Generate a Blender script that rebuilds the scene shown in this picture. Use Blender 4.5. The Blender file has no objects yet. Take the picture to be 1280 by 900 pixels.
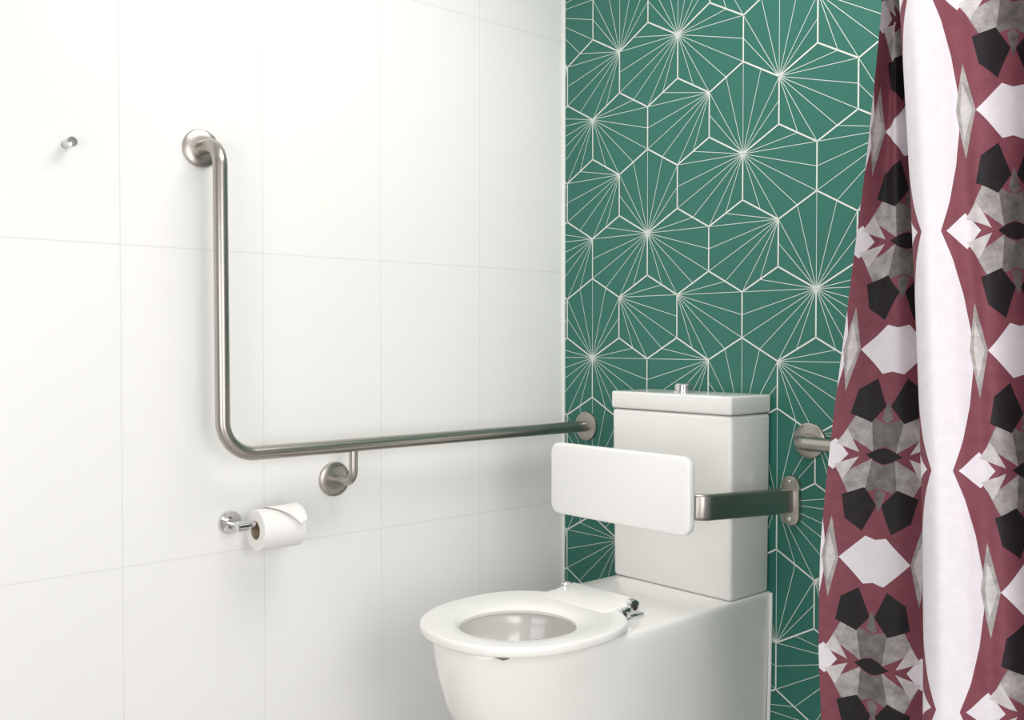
import bpy, bmesh, math, random
from mathutils import Vector, Matrix
random.seed(4)
C = bpy.context.scene.collection
PI = math.pi
try:
    bpy.context.scene.view_settings.view_transform = 'Standard'
    bpy.context.scene.view_settings.look = 'None'
except Exception:
    pass

# ------------------------------------------------------------------ materials
def srgb(r, g, b):
    f = lambda c: (c/255/12.92) if c/255 <= .04045 else ((c/255+.055)/1.055)**2.4
    return (f(r), f(g), f(b), 1)

def mat(name, col, rough=.4, metal=0, noise=0, nscale=20, spec=.5, coat=0, bump=0, stretch=None):
    m = bpy.data.materials.new(name); m.use_nodes = True
    nt = m.node_tree; b = nt.nodes['Principled BSDF']
    b.inputs['Base Color'].default_value = col
    b.inputs['Roughness'].default_value = rough
    b.inputs['Metallic'].default_value = metal
    b.inputs['Specular IOR Level'].default_value = spec
    b.inputs['Coat Weight'].default_value = coat
    b.inputs['Coat Roughness'].default_value = .08
    if noise or bump:
        tc = nt.nodes.new('ShaderNodeTexCoord')
        n = nt.nodes.new('ShaderNodeTexNoise'); n.inputs['Scale'].default_value = nscale
        n.inputs['Detail'].default_value = 4
        src = tc.outputs['Object']
        if stretch:
            mp = nt.nodes.new('ShaderNodeMapping'); mp.inputs['Scale'].default_value = stretch
            nt.links.new(src, mp.inputs['Vector']); src = mp.outputs['Vector']
        nt.links.new(src, n.inputs['Vector'])
        if noise:
            mx = nt.nodes.new('ShaderNodeMix'); mx.data_type = 'RGBA'
            mx.inputs['A'].default_value = tuple(c*(1-noise) for c in col[:3]) + (1,)
            mx.inputs['B'].default_value = tuple(min(1, c*(1+noise)) for c in col[:3]) + (1,)
            nt.links.new(n.outputs['Fac'], mx.inputs['Factor'])
            nt.links.new(mx.outputs['Result'], b.inputs['Base Color'])
        if bump:
            bp = nt.nodes.new('ShaderNodeBump'); bp.inputs['Strength'].default_value = bump
            bp.inputs['Distance'].default_value = .002
            nt.links.new(n.outputs['Fac'], bp.inputs['Height'])
            nt.links.new(bp.outputs['Normal'], b.inputs['Normal'])
    return m

M_white_tile = mat('white_tile', (.89, .882, .868, 1), .34, noise=.008, nscale=3)
M_white_grout = mat('white_grout', (.80, .794, .78, 1), .8)
M_green = mat('green_tile', srgb(41, 109, 96), .42, noise=.06, nscale=9)
M_line = mat('tile_line', srgb(222, 230, 223), .5)
M_grout = mat('hex_grout', srgb(222, 226, 219), .7)
M_trim = mat('white_trim', (.88, .88, .87, 1), .4)
M_ceil = mat('ceiling_paint', (.84, .835, .825, 1), .8, noise=.01)
M_floor = mat('floor_tile', (.50, .49, .475, 1), .5, noise=.12, nscale=14)
M_ceramic = mat('ceramic', (.885, .872, .852, 1), .16, noise=.004, nscale=4, coat=.4)
M_seat = mat('seat_plastic', (.885, .872, .85, 1), .22, noise=.004, nscale=4)
M_pad = mat('pad_vinyl', (.88, .872, .858, 1), .35, noise=.004, nscale=4)
M_nickel = mat('brushed_nickel', (.46, .428, .395, 1), .31, metal=1, noise=.06, nscale=60)
M_chrome = mat('chrome', (.70, .70, .70, 1), .08, metal=1, noise=.01)
M_paper = mat('toilet_paper', (.90, .89, .87, 1), .95, bump=.25, nscale=180)
M_core = mat('cardboard_core', srgb(178, 158, 136), .9, noise=.06, nscale=60)
M_grey = mat('grey_rubber', srgb(120, 118, 112), .5, noise=.03)
M_dark = mat('hole_dark', srgb(40, 38, 38), .4, noise=.03)  # dark colour for the shaded hinge holes

# ------------------------------------------------------------------ mesh helpers
def link_mesh(name, bm, mats, parent=None, origin=(0, 0, 0), sharp=35, recalc=True):
    if recalc: bmesh.ops.recalc_face_normals(bm, faces=bm.faces)
    bmesh.ops.translate(bm, verts=bm.verts, vec=-Vector(origin))
    me = bpy.data.meshes.new(name); bm.to_mesh(me); bm.free()
    for m in (mats if isinstance(mats, (list, tuple)) else [mats]): me.materials.append(m)
    for p in me.polygons: p.use_smooth = True
    me.set_sharp_from_angle(angle=math.radians(sharp))
    o = bpy.data.objects.new(name, me); C.objects.link(o)
    if parent: o.parent = parent
    else: o.location = origin
    return o

def thing(name, label, cat, loc, group=None):
    o = bpy.data.objects.new(name, None); C.objects.link(o)
    o.empty_display_size = .05
    o.location = loc; o['label'] = label; o['category'] = cat
    if group: o['group'] = group
    return o

def box(bm, lo, hi, bevel=0, seg=3, taper=None):
    vs = []
    for z in (lo[2], hi[2]):
        for x, y in ((lo[0], lo[1]), (hi[0], lo[1]), (hi[0], hi[1]), (lo[0], hi[1])):
            vs.append(bm.verts.new((x, y, z)))
    fs = [(3, 2, 1, 0), (4, 5, 6, 7), (0, 1, 5, 4), (1, 2, 6, 5), (2, 3, 7, 6), (3, 0, 4, 7)]
    faces = [bm.faces.new([vs[i] for i in f]) for f in fs]
    if taper:
        for v in vs[:4]:
            v.co.x += taper[0] if v.co.x < (lo[0]+hi[0])/2 else -taper[0]
            if v.co.y < (lo[1]+hi[1])/2: v.co.y += taper[1]
    if bevel:
        es = list({e for f in faces for e in f.edges})
        bmesh.ops.bevel(bm, geom=es, offset=bevel, segments=seg, profile=.5, affect='EDGES')

def ring_loft(bm, rings, closed=False, cap0=True, cap1=True):
    R = [[bm.verts.new(p) for p in r] for r in rings]
    n = len(R[0]); m = len(R)
    for i in range(m if closed else m-1):
        a, b = R[i], R[(i+1) % m]
        for j in range(n):
            bm.faces.new((a[j], a[(j+1) % n], b[(j+1) % n], b[j]))
    if not closed:
        if cap0: bm.faces.new(R[0][::-1])
        if cap1: bm.faces.new(R[-1])

def lathe(bm, base, axis, prof, n=40):
    """prof: (radius, distance along axis)"""
    ax = Vector(axis).normalized()
    t = Vector((0, 0, 1)) if abs(ax.z) < .9 else Vector((1, 0, 0))
    u = ax.cross(t).normalized(); w = ax.cross(u)
    rings = []
    for r, d in prof:
        rings.append([Vector(base) + ax*d + (u*math.cos(2*PI*k/n) + w*math.sin(2*PI*k/n))*max(r, 1e-5) for k in range(n)])
    ring_loft(bm, rings)

def fillet(pts, rads, seg=12):
    pts = [Vector(p) for p in pts]; out = [pts[0]]
    for i in range(1, len(pts)-1):
        p = pts[i]; a = (pts[i-1]-p).normalized(); b = (pts[i+1]-p).normalized()
        ang = a.angle(b); r = rads[i-1]; d = r/math.tan(ang/2)
        c = p + (a+b).normalized()*(r/math.sin(ang/2))
        s = p + a*d - c; e = p + b*d - c
        tot = s.angle(e); ax = s.cross(e).normalized()
        for k in range(seg+1):
            out.append(c + Matrix.Rotation(tot*k/seg, 3, ax) @ s)
    out.append(pts[-1]); return out

def sweep(bm, path, section, up=(0, 0, 1)):
    """sweep closed 2D section (a,b) along path with parallel transport"""
    path = [Vector(p) for p in path]; rings = []
    t = (path[1]-path[0]).normalized()
    u = Vector(up)
    if abs(u.dot(t)) > .9: u = Vector((1, 0, 0))
    u = (u - t*u.dot(t)).normalized()
    for i, p in enumerate(path):
        if i == 0: tn = (path[1]-path[0]).normalized()
        elif i == len(path)-1: tn = (path[-1]-path[-2]).normalized()
        else: tn = ((path[i]-path[i-1]).normalized() + (path[i+1]-path[i]).normalized()).normalized()
        u = (u - tn*u.dot(tn)).normalized(); w = tn.cross(u)
        rings.append([p + w*a + u*b for a, b in section])
    ring_loft(bm, rings)

def circ(r, n=24): return [(r*math.cos(2*PI*k/n), r*math.sin(2*PI*k/n)) for k in range(n)]
def rrect(w, h, r, n=6):
    out = []
    for cx, cy, a0 in ((w/2-r, h/2-r, 0), (-w/2+r, h/2-r, PI/2), (-w/2+r, -h/2+r, PI), (w/2-r, -h/2+r, 1.5*PI)):
        for k in range(n+1):
            a = a0 + PI/2*k/n; out.append((cx+r*math.cos(a), cy+r*math.sin(a)))
    return out

def struct(name, bm, mats):
    o = link_mesh(name, bm, mats); o['kind'] = 'structure'; return o

# ------------------------------------------------------------------ room shell
RX, RY, RZ = 3.0, -3.2, 2.4
TW, TH, TZ = .328, .685, .593        # white tile width, height, first joint height

def strip(bm, a, b, w, n, off, mi, lo, hi):
    """thin flat strip on a wall plane; a,b 3D points; n wall normal; clipped to [lo,hi] in the two wall axes"""
    a = Vector(a); b = Vector(b); d = b-a; t0, t1 = 0., 1.
    for ax in range(3):
        if abs(n[ax]) > .5: continue
        if abs(d[ax]) < 1e-9:
            if a[ax] < lo[ax] or a[ax] > hi[ax]: return
            continue
        u0 = (lo[ax]-a[ax])/d[ax]; u1 = (hi[ax]-a[ax])/d[ax]
        if u0 > u1: u0, u1 = u1, u0
        t0 = max(t0, u0); t1 = min(t1, u1)
    if t1-t0 < 1e-4: return
    p, q = a+d*t0, a+d*t1
    N = Vector(n); s = N.cross(d).normalized()*(w/2); o = N*off
    f = bm.faces.new([bm.verts.new(v) for v in (p-s+o, q-s+o, q+s+o, p+s+o)])
    f.material_index = mi
    f.normal_update()
    if f.normal.dot(N) < 0: f.normal_flip()

# left wall: large white tiles
bm = bmesh.new(); box(bm, (-.1, RY, 0), (0, 0, RZ))
lo, hi = Vector((0, RY, 0)), Vector((0, 0, RZ))
for k in range(1, 10):
    strip(bm, (0, -TW*k, 0), (0, -TW*k, RZ), .0026, (1, 0, 0), .0004, 1, lo, hi)
for k in range(3):
    strip(bm, (0, RY, TZ+TH*k), (0, 0, TZ+TH*k), .0026, (1, 0, 0), .0005, 1, lo, hi)
wl = link_mesh('wall_left', bm, [M_white_tile, M_white_grout], recalc=False); wl['kind'] = 'structure'

# back wall: green hexagon tiles with fans of white lines
S, HW = .115, .1038
X0, ZODD, ZEVEN = .119, 1.197, 1.3695
focal = {}     # hex (n, zkey) -> focal direction
def key(n, z): return (n, round(z*200))
def up(n, z): focal[key(n, z+S)] = 3
def ll(n, z): focal[key(n-1, z-S/2)] = 1
def lr(n, z): focal[key(n+1, z-S/2)] = 5
def zt(n, k): return (ZODD if n % 2 else ZEVEN) + .345*k
for n, k in ((0, -1), (2, 0), (5, 1), (7, 0), (3, 2), (0, 1), (6, -2), (3, -2), (9, 1)):
    up(n, zt(n, k)); ll(n, zt(n, k)); lr(n, zt(n, k))
ll(4, zt(4, 1)); lr(6, zt(6, 1)); ll(6, zt(6, 0)); lr(3, zt(3, 0)); lr(1, zt(1, 0))
lr(6, zt(6, -1)); ll(4, zt(4, -1)); ll(1, zt(1, 1)); ll(1, zt(1, 2))
bm = bmesh.new(); box(bm, (-.1, 0, 0), (RX+.1, .1, RZ))
lo, hi = Vector((.0, 0, 0)), Vector((RX, 0, RZ))
NB = (0, -1, 0)
for n in range(-2, 29):
    for k in range(-5, 5):
        cz = zt(n, k)+S; cx = X0+HW*n
        V = [(cx, cz+S), (cx+HW, cz+S/2), (cx+HW, cz-S/2), (cx, cz-S), (cx-HW, cz-S/2), (cx-HW, cz+S/2)]
        P = [Vector((x, 0, z)) for x, z in V]
        for i in (0, 1, 2):                       # three edges per cell, neighbours supply the rest
            strip(bm, P[i], P[i+1], .0039, NB, .0008, 2, lo, hi)
        f = focal.get(key(n, cz))
        if f is None: f = random.choice((1, 3, 5))
        Q = [P[(f+j) % 6] for j in range(6)]
        tg = [(Q[1]+Q[2])/2, Q[2], (Q[2]+Q[3])/2, Q[3], (Q[3]+Q[4])/2, Q[4], (Q[4]+Q[5])/2]
        for t in tg:
            strip(bm, Q[0], t, .0014, NB, .0004, 1, lo, hi)
wb = link_mesh('wall_back', bm, [M_green, M_line, M_grout], recalc=False); wb['kind'] = 'structure'

bm = bmesh.new(); box(bm, (0, -.004, 0), (.006, 0, RZ)); struct('trim_1', bm, M_trim)
bm = bmesh.new(); box(bm, (-.1, RY, -.1), (RX+.1, .1, 0)); struct('floor', bm, M_floor)
bm = bmesh.new(); box(bm, (-.1, RY, RZ), (RX+.1, .1, RZ+.1)); struct('ceiling', bm, M_ceil)
bm = bmesh.new(); box(bm, (RX, RY, 0), (RX+.1, 0, RZ)); struct('wall_right', bm, M_white_tile)

# ------------------------------------------------------------------ toilet
CX = .540
T0 = (CX, -.42, 0)
toilet = thing('toilet', 'white ceramic back-to-wall toilet with raised seat ring and square cistern', 'toilet', T0)

def pan_outline(hwb, hwf, yf, ys=-.42, n=60):
    """D-shaped outline, wall side straight; returns list of (x,y)"""
    pts = []
    for k in range(8):   # right side from wall to shoulder
        t = k/8; s = t*t*(3-2*t)
        pts.append((hwb + (hwf-hwb)*s, ys*t))
    for k in range(n+1):
        a = PI*k/n
        ca, sa = math.cos(a), math.sin(a)
        e = .86
        pts.append((hwf*math.copysign(abs(ca)**e, ca), ys + (yf-ys)*abs(sa)**e))
    for k in range(7, -1, -1):
        t = k/8; s = t*t*(3-2*t)
        pts.append((-(hwb + (hwf-hwb)*s), ys*t))
    for k in range(1, 6):
        pts.append((-hwb + 2*hwb*k/6, 0))
    return pts
PT = .457
bm = bmesh.new(); rings = []
def ring(z, hwb, hwf, yf, ins=0):
    return [Vector((CX+x, y, z)) for x, y in pan_outline(hwb, hwf, yf)]
for z, b_, f_, yf in ((0, .170, .125, -.64), (.02, .172, .129, -.65), (.12, .176, .145, -.715), (.22, .180, .163, -.785),
                      (.31, .182, .177, -.832), (.38, .184, .186, -.853), (.42, .185, .190, -.860), (.443, .1855, .191, -.862),
                      (.452, .185, .190, -.861), (PT-.001, .183, .187, -.858), (PT, .180, .183, -.854)):
    rings.append(ring(z, b_, f_, yf))
# opening and bowl inside
OC = Vector((CX, -.665))
def inner(z, sx, sy, cy=OC.y):
    r = []
    for p in rings[10]:
        a = math.atan2((p.y-OC.y)/.19, (p.x-OC.x)/.18)
        r.append(Vector((CX+.006+sx*math.cos(a), cy+sy*math.sin(a), z)))
    return r
for z, sx, sy, cy in ((PT, .136, .155, OC.y), (PT-.006, .130, .149, OC.y), (.425, .130, .148, OC.y), (.38, .112, .126, OC.y),
                      (.335, .088, .096, -.655), (.295, .064, .070, -.64), (.26, .048, .052, -.63), (.25, .02, .02, -.63)):
    rings.append(inner(z, sx, sy, cy))
ring_loft(bm, rings)
pan = link_mesh('pan', bm, M_ceramic, toilet, T0, sharp=50)
# white sealant bead where the pan meets the wall
bm = bmesh.new()
sweep(bm, [(CX+.180, -.004, .004), (CX+.186, -.004, .22), (CX+.189, -.004, .44), (CX+.189, -.004, .455)], circ(.0045, 10))
link_mesh('sealant_bead', bm, M_trim, toilet, T0)

TL, TR, TF = .346, .7245, -.163
bm = bmesh.new(); box(bm, (TL, TF, PT), (TR, -.002, .897), .010, 4, taper=(.003, .004))
cist = link_mesh('cistern', bm, M_ceramic, toilet, T0, sharp=50)
bm = bmesh.new(); box(bm, (TL-.001, TF-.002, .8985), (TR+.001, -.002, .943), .006, 4)
link_mesh('cistern_lid', bm, M_ceramic, cist, T0, sharp=50)
bm = bmesh.new()
lathe(bm, (.520, -.085, .943), (0, 0, 1), [(.0, 0), (.027, 0), (.027, .004), (.024, .006), (.0225, .006), (.0225, .019), (.020, .022), (0, .022)])
link_mesh('flush_button', bm, M_chrome, cist, T0)

# seat ring
def egg(cx, cy, hw, lf, lb, e=.95, eb=.95, n=96):
    out = []
    for k in range(n):
        a = 2*PI*k/n; c, s = math.cos(a), math.sin(a)
        ee = eb if s > 0 else e
        out.append((cx+hw*math.copysign(abs(c)**ee, c), cy+(lb if s > 0 else lf)*math.copysign(abs(s)**ee, s)))
    return out
eo = egg(CX+.008, -.645, .206, .238, .190, .90, .80)
ei = egg(CX+.024, -.690, .122, .124, .122, .96, .96)
bm = bmesh.new()
z0, z1 = .4625, .4825
prof = [(.05, z0), (.012, z0+.002), (0, z0+.006), (.0, z0+.013), (.010, z1-.003), (.035, z1-.0006), (.09, z1), (.50, z1), (.82, z1-.0015), (.94, z1-.006), (1, z1-.012), (.98, z0+.001), (.88, z0)]
rg = [[Vector((a[0]+(b[0]-a[0])*f, a[1]+(b[1]-a[1])*f, z)) for a, b in zip(eo, ei)] for f, z in prof]
ring_loft(bm, rg, closed=True)
# hinge block at the rear, its top rising towards the cistern
pre = set(bm.verts)
box(bm, (.441, -.525, .463), (.648, -.400, .4865), .004, 3)
for v in bm.verts:
    if v not in pre and v.co.z > .478: v.co.z += (v.co.y+.525)/.125*.013 - .005
seat = link_mesh('seat', bm, M_seat, toilet, T0, sharp=50)
for sx in (1, -1):
    hx = .5445 + sx*.1065
    bm = bmesh.new()
    lathe(bm, (hx-.010*sx, -.424, .482), (sx, 0, 0), [(0, 0), (.0150, 0), (.0175, .003), (.0175, .013), (.015, .016), (.009, .0165), (0, .0165)], 28)
    lathe(bm, (hx-.010*sx, -.457, .470), (sx, 0, 0), [(0, 0), (.0110, 0), (.0125, .003), (.0125, .014), (.010, .0165), (.006, .017), (0, .017)], 28)
    box(bm, (hx-.009, -.460, .459), (hx+.006, -.420, .484), .004, 3)
    box(bm, (hx-.012, -.440, .4565), (hx+.009, -.395, .466), .003, 2)
    h = link_mesh('hinge', bm, M_chrome, seat, T0)
    bm = bmesh.new()
    lathe(bm, (hx+.0065*sx, -.424, .482), (sx, 0, 0), [(0, -.002), (.008, -.002), (.008, .0006), (0, .0006)], 20)
    lathe(bm, (hx+.0070*sx, -.457, .470), (sx, 0, 0), [(0, -.002), (.0052, -.002), (.0052, .0006), (0, .0006)], 20)
    link_mesh('hinge_hole_disc', bm, M_dark, seat, T0)  # dark discs, their colour standing in for the shade inside the hinge holes
for bx_, by_ in ((.668, -.826), (.43, -.826), (.70, -.62), (.38, -.62)):
    bm = bmesh.new(); box(bm, (bx_-.014, by_-.008, .4565), (bx_+.014, by_+.008, .465), .0015, 2)
    link_mesh('bumper', bm, M_grey, seat, T0)

# ------------------------------------------------------------------ backrest
BX = .5445; B0 = (BX, 0, .70)
br = thing('padded_back_support', 'white rounded backrest pad on curved steel arms in front of cistern', 'backrest', B0)
bm = bmesh.new()
rings = []
for d, ins in ((0, .006), (.0012, .0022), (.004, 0), (.018, 0), (.021, .0015), (.022, .005)):
    sc = rrect(.436-2*ins, .176-2*ins, .026-ins*.6, 8)
    rings.append([Vector((BX+a, -.368+d, .732+b)) for a, b in sc])
ring_loft(bm, rings)
link_mesh('pad', bm, M_pad, br, B0, sharp=50)
for s in (1, -1):
    X = lambda x: BX + s*x
    wall_x = .240
    bm = bmesh.new()
    pth = fillet([(X(wall_x), -.004, .690), (X(wall_x), -.030, .691), (X(wall_x-.024), -.322, .705), (X(.12), -.336, .706)], [.12, .035], 12)
    sweep(bm, pth, rrect(.020, .060, .0085, 6))
    link_mesh('arm', bm, M_nickel, br, B0)
    bm = bmesh.new(); rings = []
    for d, ins in ((0, 0), (.008, 0), (.011, .001), (.012, .004)):
        rings.append([Vector((X(wall_x)+a, -d, .690+b)) for a, b in rrect(.050-2*ins, .122-2*ins, .0249-ins, 10)])
    ring_loft(bm, rings)
    wp = link_mesh('wall_plate', bm, M_nickel, br, B0)
    for dz in (.044, -.044):
        bm = bmesh.new(); lathe(bm, (X(wall_x), -.0119, .690+dz), (0, -1, 0), [(0, 0), (.007, 0), (.006, .0025), (0, .003)], 20)
        link_mesh('screw', bm, M_chrome, wp, B0)

# ------------------------------------------------------------------ grab rails
FL = [(0, 0), (.0425, 0), (.0425, .004), (.0415, .0065), (.038, .0085), (.024, .0100), (0, .0100)]
SO = .090
RZH = .824
G0 = (0, -1.127, RZH)
gr = thing('grab_rail', 'long L-shaped brushed steel grab rail on the white tiled wall', 'grab rail', G0)
bm = bmesh.new()
pth = fillet([(.004, -1.134, 1.502), (SO, -1.130, 1.502), (SO, -1.127, RZH), (SO+.006, -.004, RZH)], [.050, .075], 14)
sweep(bm, pth, circ(.016, 28))
link_mesh('tube', bm, M_nickel, gr, G0)
for base, ax in (((0, -1.134, 1.502), (1, 0, 0)), ((SO+.006, 0, RZH), (0, -1, 0))):
    bm = bmesh.new(); lathe(bm, base, ax, FL); link_mesh('flange', bm, M_nickel, gr, G0)
bm = bmesh.new()
pth = fillet([(.004, -.796, .733), (SO, -.796, .733), (SO, -.796, RZH-.010)], [.032], 12)
sweep(bm, pth, circ(.0105, 20))
sup = link_mesh('support_bracket', bm, M_nickel, gr, G0)
bm = bmesh.new(); lathe(bm, (0, -.796, .733), (1, 0, 0), FL); link_mesh('flange', bm, M_nickel, sup, G0)

H0 = (.832, 0, .838)
gr2 = thing('grab_rail', 'short brushed steel grab rail on the green tiled wall, partly behind the curtain', 'grab rail', H0)
bm = bmesh.new()
pth = fillet([(.832, -.004, .838), (.832, -.075, .838), (1.45, -.075, .838), (1.45, -.004, .838)], [.045, .045], 12)
sweep(bm, pth, circ(.016, 28)); link_mesh('tube', bm, M_nickel, gr2, H0)
for x in (.832, 1.45):
    bm = bmesh.new(); lathe(bm, (x, 0, .838), (0, -1, 0), FL); link_mesh('flange', bm, M_nickel, gr2, H0)

# ------------------------------------------------------------------ paper holder and roll
P0 = (0, -1.072, .660)
ph = thing('toilet_roll_holder', 'small polished chrome arm holder on white wall carrying the paper roll', 'toilet roll holder', P0)
bm = bmesh.new(); lathe(bm, P0, (1, 0, 0), [(0, 0), (.027, 0), (.027, .006), (.025, .009), (.012, .010), (0, .010)], 36)
link_mesh('flange', bm, M_chrome, ph, P0)
bm = bmesh.new()
lathe(bm, (.008, -1.072, .660), (1, 0, 0), [(0, 0), (.0095, 0), (.0085, .02), (.0085, .058), (0, .058)], 24)
lathe(bm, (.075, -1.088, .660), (0, 1, 0), [(0, 0), (.0085, 0), (.0105, .002), (.0105, .030), (.008, .033), (.008, .148), (.0095, .150), (.0095, .156), (0, .158)], 24)
link_mesh('arm', bm, M_chrome, ph, P0)

RC = Vector((.075, -1.044, .6481)); RR = .0465; RL = .102
tr = thing('toilet_roll', 'white toilet paper roll with loose folded end hanging on chrome holder', 'toilet roll', RC)
def ring_y(r, y, n=56): return [Vector((RC.x+r*math.cos(2*PI*k/n), RC.y+y, RC.z+r*math.sin(2*PI*k/n))) for k in range(n)]
bm = bmesh.new()
ring_loft(bm, [ring_y(.0215, 0), ring_y(RR-.001, 0), ring_y(RR, .001), ring_y(RR, RL-.001), ring_y(RR-.001, RL), ring_y(.0215, RL)], closed=True)
link_mesh('paper', bm, M_paper, tr, RC)
bm = bmesh.new()
ring_loft(bm, [ring_y(.0200, -.0005), ring_y(.0215, -.0005), ring_y(.0215, RL+.0005), ring_y(.0200, RL+.0005)], closed=True)
link_mesh('core', bm, M_core, tr, RC)
# loose end: follows the roll over the top, lifts off, crumples and ends in a folded point
bm = bmesh.new(); rows = []
NA = 26
rnd = random.Random(9)
for i in range(NA+1):
    t = i/NA
    a = math.radians(122 - 112*t)
    lift = .0012 + .013*max(0, t-.18)**1.1
    y0_, y1_ = .026, RL+.003
    if t > .35:
        q = (t-.35)/.65
        y0_ = .026 + (RL-.046)*q
        y1_ = RL+.003 - .006*q
    rows.append([bm.verts.new((RC.x+(RR+lift)*math.cos(a)+.0015*t*rnd.uniform(-1, 1), RC.y+y0_+(y1_-y0_)*k/8,
                 RC.z+(RR+lift)*math.sin(a) + t*.004*abs(((k*.5+t*2.2) % 2)-1) + .006*t*(k/8))) for k in range(9)])
for i in range(NA):
    for k in range(8): bm.faces.new((rows[i][k], rows[i][k+1], rows[i+1][k+1], rows[i+1][k]))
fl = link_mesh('loose_sheet', bm, M_paper, tr, RC)
sm = fl.modifiers.new('thickness', 'SOLIDIFY'); sm.thickness = .0006; sm.offset = 1

# ------------------------------------------------------------------ robe hook
K0 = (0, -1.420, 1.473)
hk = thing('robe_hook', 'tiny chrome peg hook high on the white tiled wall', 'hook', K0)
bm = bmesh.new(); lathe(bm, K0, (1, 0, 0), [(0, 0), (.0088, 0), (.0088, .004), (.0080, .005), (.0080, .024), (0, .024)], 28)
link_mesh('stem', bm, M_chrome, hk, K0)
bm = bmesh.new(); lathe(bm, (.022, K0[1], K0[2]), (1, 0, 0), [(0, 0), (.0092, 0), (.0104, .002), (.0106, .019), (.0098, .021), (0, .0215)], 28)
link_mesh('knob', bm, M_chrome, hk, K0)

# ------------------------------------------------------------------ shower curtain
def curtain_material(U0):
    m = bpy.data.materials.new('curtain_fabric'); m.use_nodes = True
    nt = m.node_tree; N = nt.nodes; L = nt.links; b = N['Principled BSDF']
    def math_(op, a, c=None):
        n = N.new('ShaderNodeMath'); n.operation = op
        for i, v in enumerate((a, c)):
            if v is None: continue
            if isinstance(v, (int, float)): n.inputs[i].default_value = v
            else: L.new(v, n.inputs[i])
        return n.outputs[0]
    uv = N.new('ShaderNodeUVMap'); uv.uv_map = 'UVMap'
    sp = N.new('ShaderNodeSeparateXYZ'); L.new(uv.outputs['UV'], sp.inputs[0])
    PU, PV, V0 = .150, .1885, 1.248
    p = math_('DIVIDE', math_('PINGPONG', math_('ADD', sp.outputs['X'], 3.0*PU*2-U0), PU), PU)
    q = math_('DIVIDE', math_('PINGPONG', math_('ADD', sp.outputs['Y'], 10*PV*2-V0), PV), PV)
    cb = N.new('ShaderNodeCombineXYZ'); L.new(p, cb.inputs[0]); L.new(q, cb.inputs[1]); cb.inputs[2].default_value = 1
    def poly(pts):
        A = sum(pts[i][0]*pts[(i+1) % len(pts)][1]-pts[(i+1) % len(pts)][0]*pts[i][1] for i in range(len(pts)))
        if A < 0: pts = pts[::-1]
        cur = None
        for i in range(len(pts)):
            (x0, y0), (x1, y1) = pts[i], pts[(i+1) % len(pts)]
            a, c = -(y1-y0), (x1-x0)
            d = N.new('ShaderNodeVectorMath'); d.operation = 'DOT_PRODUCT'
            L.new(cb.outputs[0], d.inputs[0]); d.inputs[1].default_value = (a, c, -(a*x0+c*y0))
            cur = d.outputs['Value'] if cur is None else math_('MINIMUM', cur, d.outputs['Value'])
        return math_('GREATER_THAN', cur, 0.)
    nz = N.new('ShaderNodeTexNoise'); nz.inputs['Scale'].default_value = 42; nz.inputs['Detail'].default_value = 6
    nz.inputs['Roughness'].default_value = .65
    L.new(uv.outputs['UV'], nz.inputs['Vector'])
    mr = N.new('ShaderNodeMapRange'); L.new(nz.outputs['Fac'], mr.inputs['Value'])
    mr.inputs['From Min'].default_value = .32; mr.inputs['From Max'].default_value = .68
    def ramp(c0, c1):
        r = N.new('ShaderNodeMix'); r.data_type = 'RGBA'; L.new(mr.outputs['Result'], r.inputs['Factor'])
        r.inputs['A'].default_value = c0; r.inputs['B'].default_value = c1; return r.outputs['Result']
    maroon = ramp(srgb(116, 60, 72), srgb(127, 70, 82)); white = ramp(srgb(214, 209, 216), srgb(222, 217, 223))
    dgrey = ramp(srgb(82, 78, 78), srgb(128, 122, 120)); black = ramp(srgb(24, 20, 24), srgb(34, 29, 34))
    grey = ramp(srgb(128, 123, 122), srgb(180, 175, 173))
    lgrey = ramp(srgb(176, 171, 172), srgb(208, 204, 205))
    col = maroon
    for c, pts in (
        # broad white lens with a narrow waist at the star level
        (white, [(.90, -.02), (.77, .24), (.66, .54), (.60, .82), (.58, 1.02), (1.02, 1.02), (1.02, -.02)]),
        # pale shards on its flank
        (grey, [(.42, 1.02), (.54, .60), (.63, 1.02)]),
        (lgrey, [(.45, 1.02), (.55, .76), (.58, 1.02)]),
        # long white spike along the star level
        (white, [(.40, -.02), (.58, .15), (.86, -.02)]),
        # grey facets round the star
        (dgrey, [(-.02, .10), (.16, .04), (.30, .22), (.20, .36), (-.02, .30)]),
        (grey, [(.14, .03), (.50, .20), (.38, .38), (.20, .36)]),
        (lgrey, [(.30, .02), (.58, .10), (.46, .24)]),
        # grey spine between the paired black shards
        (dgrey, [(-.02, .30), (.07, .35), (.03, .48), (-.02, .56)]),
        # black shards, one on each side of the axis
        (black, [(.03, .47), (.20, .31), (.45, .39), (.39, .62), (.18, .73)]),
        (white, [(-.02, .80), (.13, .77), (.45, 1.02), (-.02, 1.02)]),
        (black, [(-.02, .11), (.09, .06), (.50, -.02), (-.02, -.02)])):
        mx = N.new('ShaderNodeMix'); mx.data_type = 'RGBA'
        L.new(poly(pts), mx.inputs['Factor']); L.new(col, mx.inputs['A']); L.new(c, mx.inputs['B']); col = mx.outputs['Result']
    L.new(col, b.inputs['Base Color'])
    b.inputs['Roughness'].default_value = .62
    b.inputs['Specular IOR Level'].default_value = .3
    wv = N.new('ShaderNodeTexNoise'); wv.inputs['Scale'].default_value = 900
    L.new(uv.outputs['UV'], wv.inputs['Vector'])
    bp = N.new('ShaderNodeBump'); bp.inputs['Strength'].default_value = .12; bp.inputs['Distance'].default_value = .001
    L.new(wv.outputs['Fac'], bp.inputs['Height']); L.new(bp.outputs['Normal'], b.inputs['Normal'])
    return m

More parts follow.
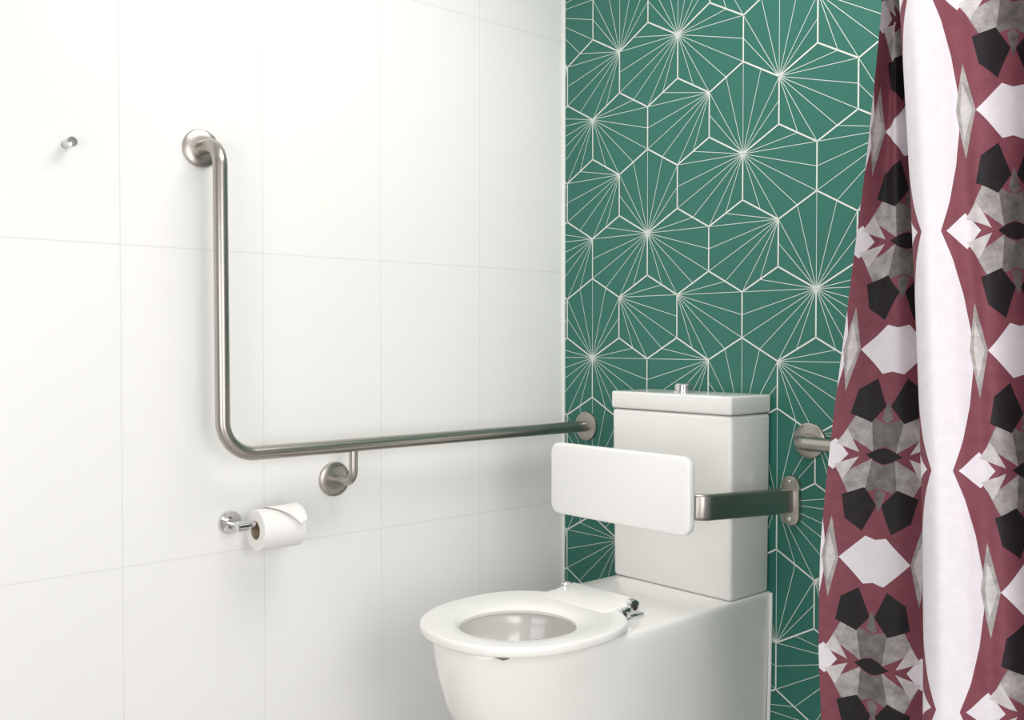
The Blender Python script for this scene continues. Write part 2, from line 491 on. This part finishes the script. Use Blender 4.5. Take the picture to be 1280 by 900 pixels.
def interp(tab, z):
    if z >= tab[0][0]: return tab[0][1:]
    for a, b in zip(tab[:-1], tab[1:]):
        if z >= b[0]:
            t = (a[0]-z)/(a[0]-b[0])
            return [u+(v-u)*t for u, v in zip(a[1:], b[1:])]
    return tab[-1][1:]
# plan of the folds at mid height (x, y), left hem first
PLAN = [(1.203, -.478), (1.232, -.447), (1.266, -.449), (1.290, -.406), (1.311, -.440), (1.321, -.490), (1.338, -.534), (1.370, -.552),
        (1.398, -.528), (1.418, -.497), (1.444, -.488), (1.468, -.446), (1.494, -.408), (1.523, -.450), (1.543, -.505), (1.578, -.535), (1.628, -.510),
        (1.668, -.450), (1.708, -.420), (1.738, -.465), (1.773, -.525), (1.818, -.530), (1.868, -.480), (1.913, -.430), (1.948, -.450), (1.983, -.505)]
IT, IR = 3, 7          # trough behind the front fold, crest of the front fold
def catmull(P, m):
    P = [Vector((a, b, 0)) for a, b in P]; out = []
    for i in range(len(P)-1):
        p0, p1, p2, p3 = P[max(i-1, 0)], P[i], P[i+1], P[min(i+2, len(P)-1)]
        for k in range(m):
            t = k/m
            out.append(.5*((2*p1)+(p2-p0)*t+(2*p0-5*p1+4*p2-p3)*t*t+(3*p1-p0-3*p2+p3)*t**3))
    out.append(P[-1]); return out
MS = 16
BASE = catmull(PLAN, MS)
U0 = .096              # pattern axis, measured along the cloth from the hem
U_CREST = U0 + .140    # cloth coordinate of the front crest
XT, YT = PLAN[IT]
DX0, DY0 = XT-PLAN[0][0], YT-PLAN[0][1]
STRIP = [(2.4, .020, .100), (1.9, .010, .096), (1.65, .012, .090), (1.40, .055, .080), (1.2, .095, .066), (.95, .135, .056), (.7, .172, .046), (.5, .188, .044), (0, .20, .044)]
ZB, ZTOP, NZ = .03, 2.395, 100
def cloth(i, z):
    p = BASE[i]; x, y = p.x, p.y
    zz = max(.25, min(2.1, z))
    if i < IT*MS:      # leading strip: narrow and turned at the top, spread wide below
        dx, dy = interp(STRIP, z)
        x = XT + (x-XT)*dx/DX0
        y = YT + (y-YT)*dy/DY0
    x += .042*(1.25-zz)
    amp = 1 + .10*(1.25-zz)
    y = -.475 + (y+.475)*amp + .007*math.sin(z*3.2+p.x*13) + .003*math.sin(z*7.1+p.x*31)
    x += .005*math.sin(z*4.1+p.x*17)
    return Vector((x, y, z))
NS = len(BASE)-1
crest_arc = [0]
for a, b_ in zip(BASE[:-1], BASE[1:]): crest_arc.append(crest_arc[-1]+(b_-a).length)
bm = bmesh.new(); uvl = bm.loops.layers.uv.new('UVMap'); grid = []; UU = []
ir = IR*MS; ik = int((IT+2.0)*MS)
UK = U_CREST-(crest_arc[ir]-crest_arc[ik])
for j in range(NZ+1):
    z = ZB+(ZTOP-ZB)*j/NZ
    row = [cloth(i, z) for i in range(NS+1)]
    grid.append([bm.verts.new(v) for v in row])
    u = [0]
    for i in range(IT*MS): u.append(u[-1]+(row[i+1].xy-row[i].xy).length)
    uT = u[-1]
    for i in range(IT*MS+1, NS+1):
        if i <= ik:
            t = (crest_arc[i]-crest_arc[IT*MS])/(crest_arc[ik]-crest_arc[IT*MS]); u.append(uT+(UK-uT)*t)
        else: u.append(U_CREST+crest_arc[i]-crest_arc[ir])
    UU.append(u)
for j in range(NZ):
    for i in range(NS):
        f = bm.faces.new((grid[j][i], grid[j][i+1], grid[j+1][i+1], grid[j+1][i]))
        for lp, (ii, jj) in zip(f.loops, ((i, j), (i+1, j), (i+1, j+1), (i, j+1))):
            lp[uvl].uv = (UU[jj][ii], ZB+(ZTOP-ZB)*jj/NZ)
cu = link_mesh('shower_curtain', bm, curtain_material(U0), None, (1.6, -.47, ZB), sharp=180, recalc=False)
cu['label'] = 'pleated shower curtain with maroon, white and black geometric print'; cu['category'] = 'curtain'

# ------------------------------------------------------------------ light, world, camera
def area(name, loc, target, size, power, col=(1, 1, 1), sy=None):
    l = bpy.data.lights.new(name, 'AREA'); l.energy = power; l.color = col
    l.size = size
    if sy: l.shape = 'RECTANGLE'; l.size_y = sy
    o = bpy.data.objects.new(name, l); C.objects.link(o); o.location = loc
    o.rotation_euler = (Vector(target)-Vector(loc)).to_track_quat('-Z', 'Y').to_euler()
    return o
area('ceiling_light', (1.1, -.75, 2.37), (1.0, -.65, 0), 1.0, 17, (1, .98, .95))
area('right_fill_light', (2.95, -1.05, 1.10), (0, -.1, .70), 1.3, 31, (1, .985, .965), 1.5)  # added soft fill from the right to brighten the left wall, no actual window
area('front_fill_light', (2.0, -3.1, .85), (.1, -.1, .6), 1.3, 22, (1, .99, .975), 1.6)  # added low front fill to lift the corner, no actual doorway
w = bpy.data.worlds.new('world'); bpy.context.scene.world = w; w.use_nodes = True
nt = w.node_tree; bg = nt.nodes['Background']
tc = nt.nodes.new('ShaderNodeTexCoord'); sp = nt.nodes.new('ShaderNodeSeparateXYZ')
nt.links.new(tc.outputs['Generated'], sp.inputs[0])
cr = nt.nodes.new('ShaderNodeValToRGB')
cr.color_ramp.elements[0].position = .30; cr.color_ramp.elements[0].color = (.30, .295, .29, 1)
cr.color_ramp.elements[1].position = .60; cr.color_ramp.elements[1].color = (1, .99, .975, 1)
mm = nt.nodes.new('ShaderNodeMath'); mm.operation = 'MULTIPLY_ADD'; mm.inputs[1].default_value = .5; mm.inputs[2].default_value = .5
nt.links.new(sp.outputs['Z'], mm.inputs[0]); nt.links.new(mm.outputs[0], cr.inputs[0])
nt.links.new(cr.outputs[0], bg.inputs['Color']); bg.inputs['Strength'].default_value = .42

cam = bpy.data.cameras.new('camera'); co = bpy.data.objects.new('camera', cam); C.objects.link(co)
cam.sensor_fit = 'HORIZONTAL'; cam.sensor_width = 36; cam.lens = 1224/1280*36; cam.clip_start = .02
co.location = (2.099, -2.065, 1.076)
co.rotation_euler = (math.radians(90-1.17), 0, math.radians(48.5))
bpy.context.scene.camera = co
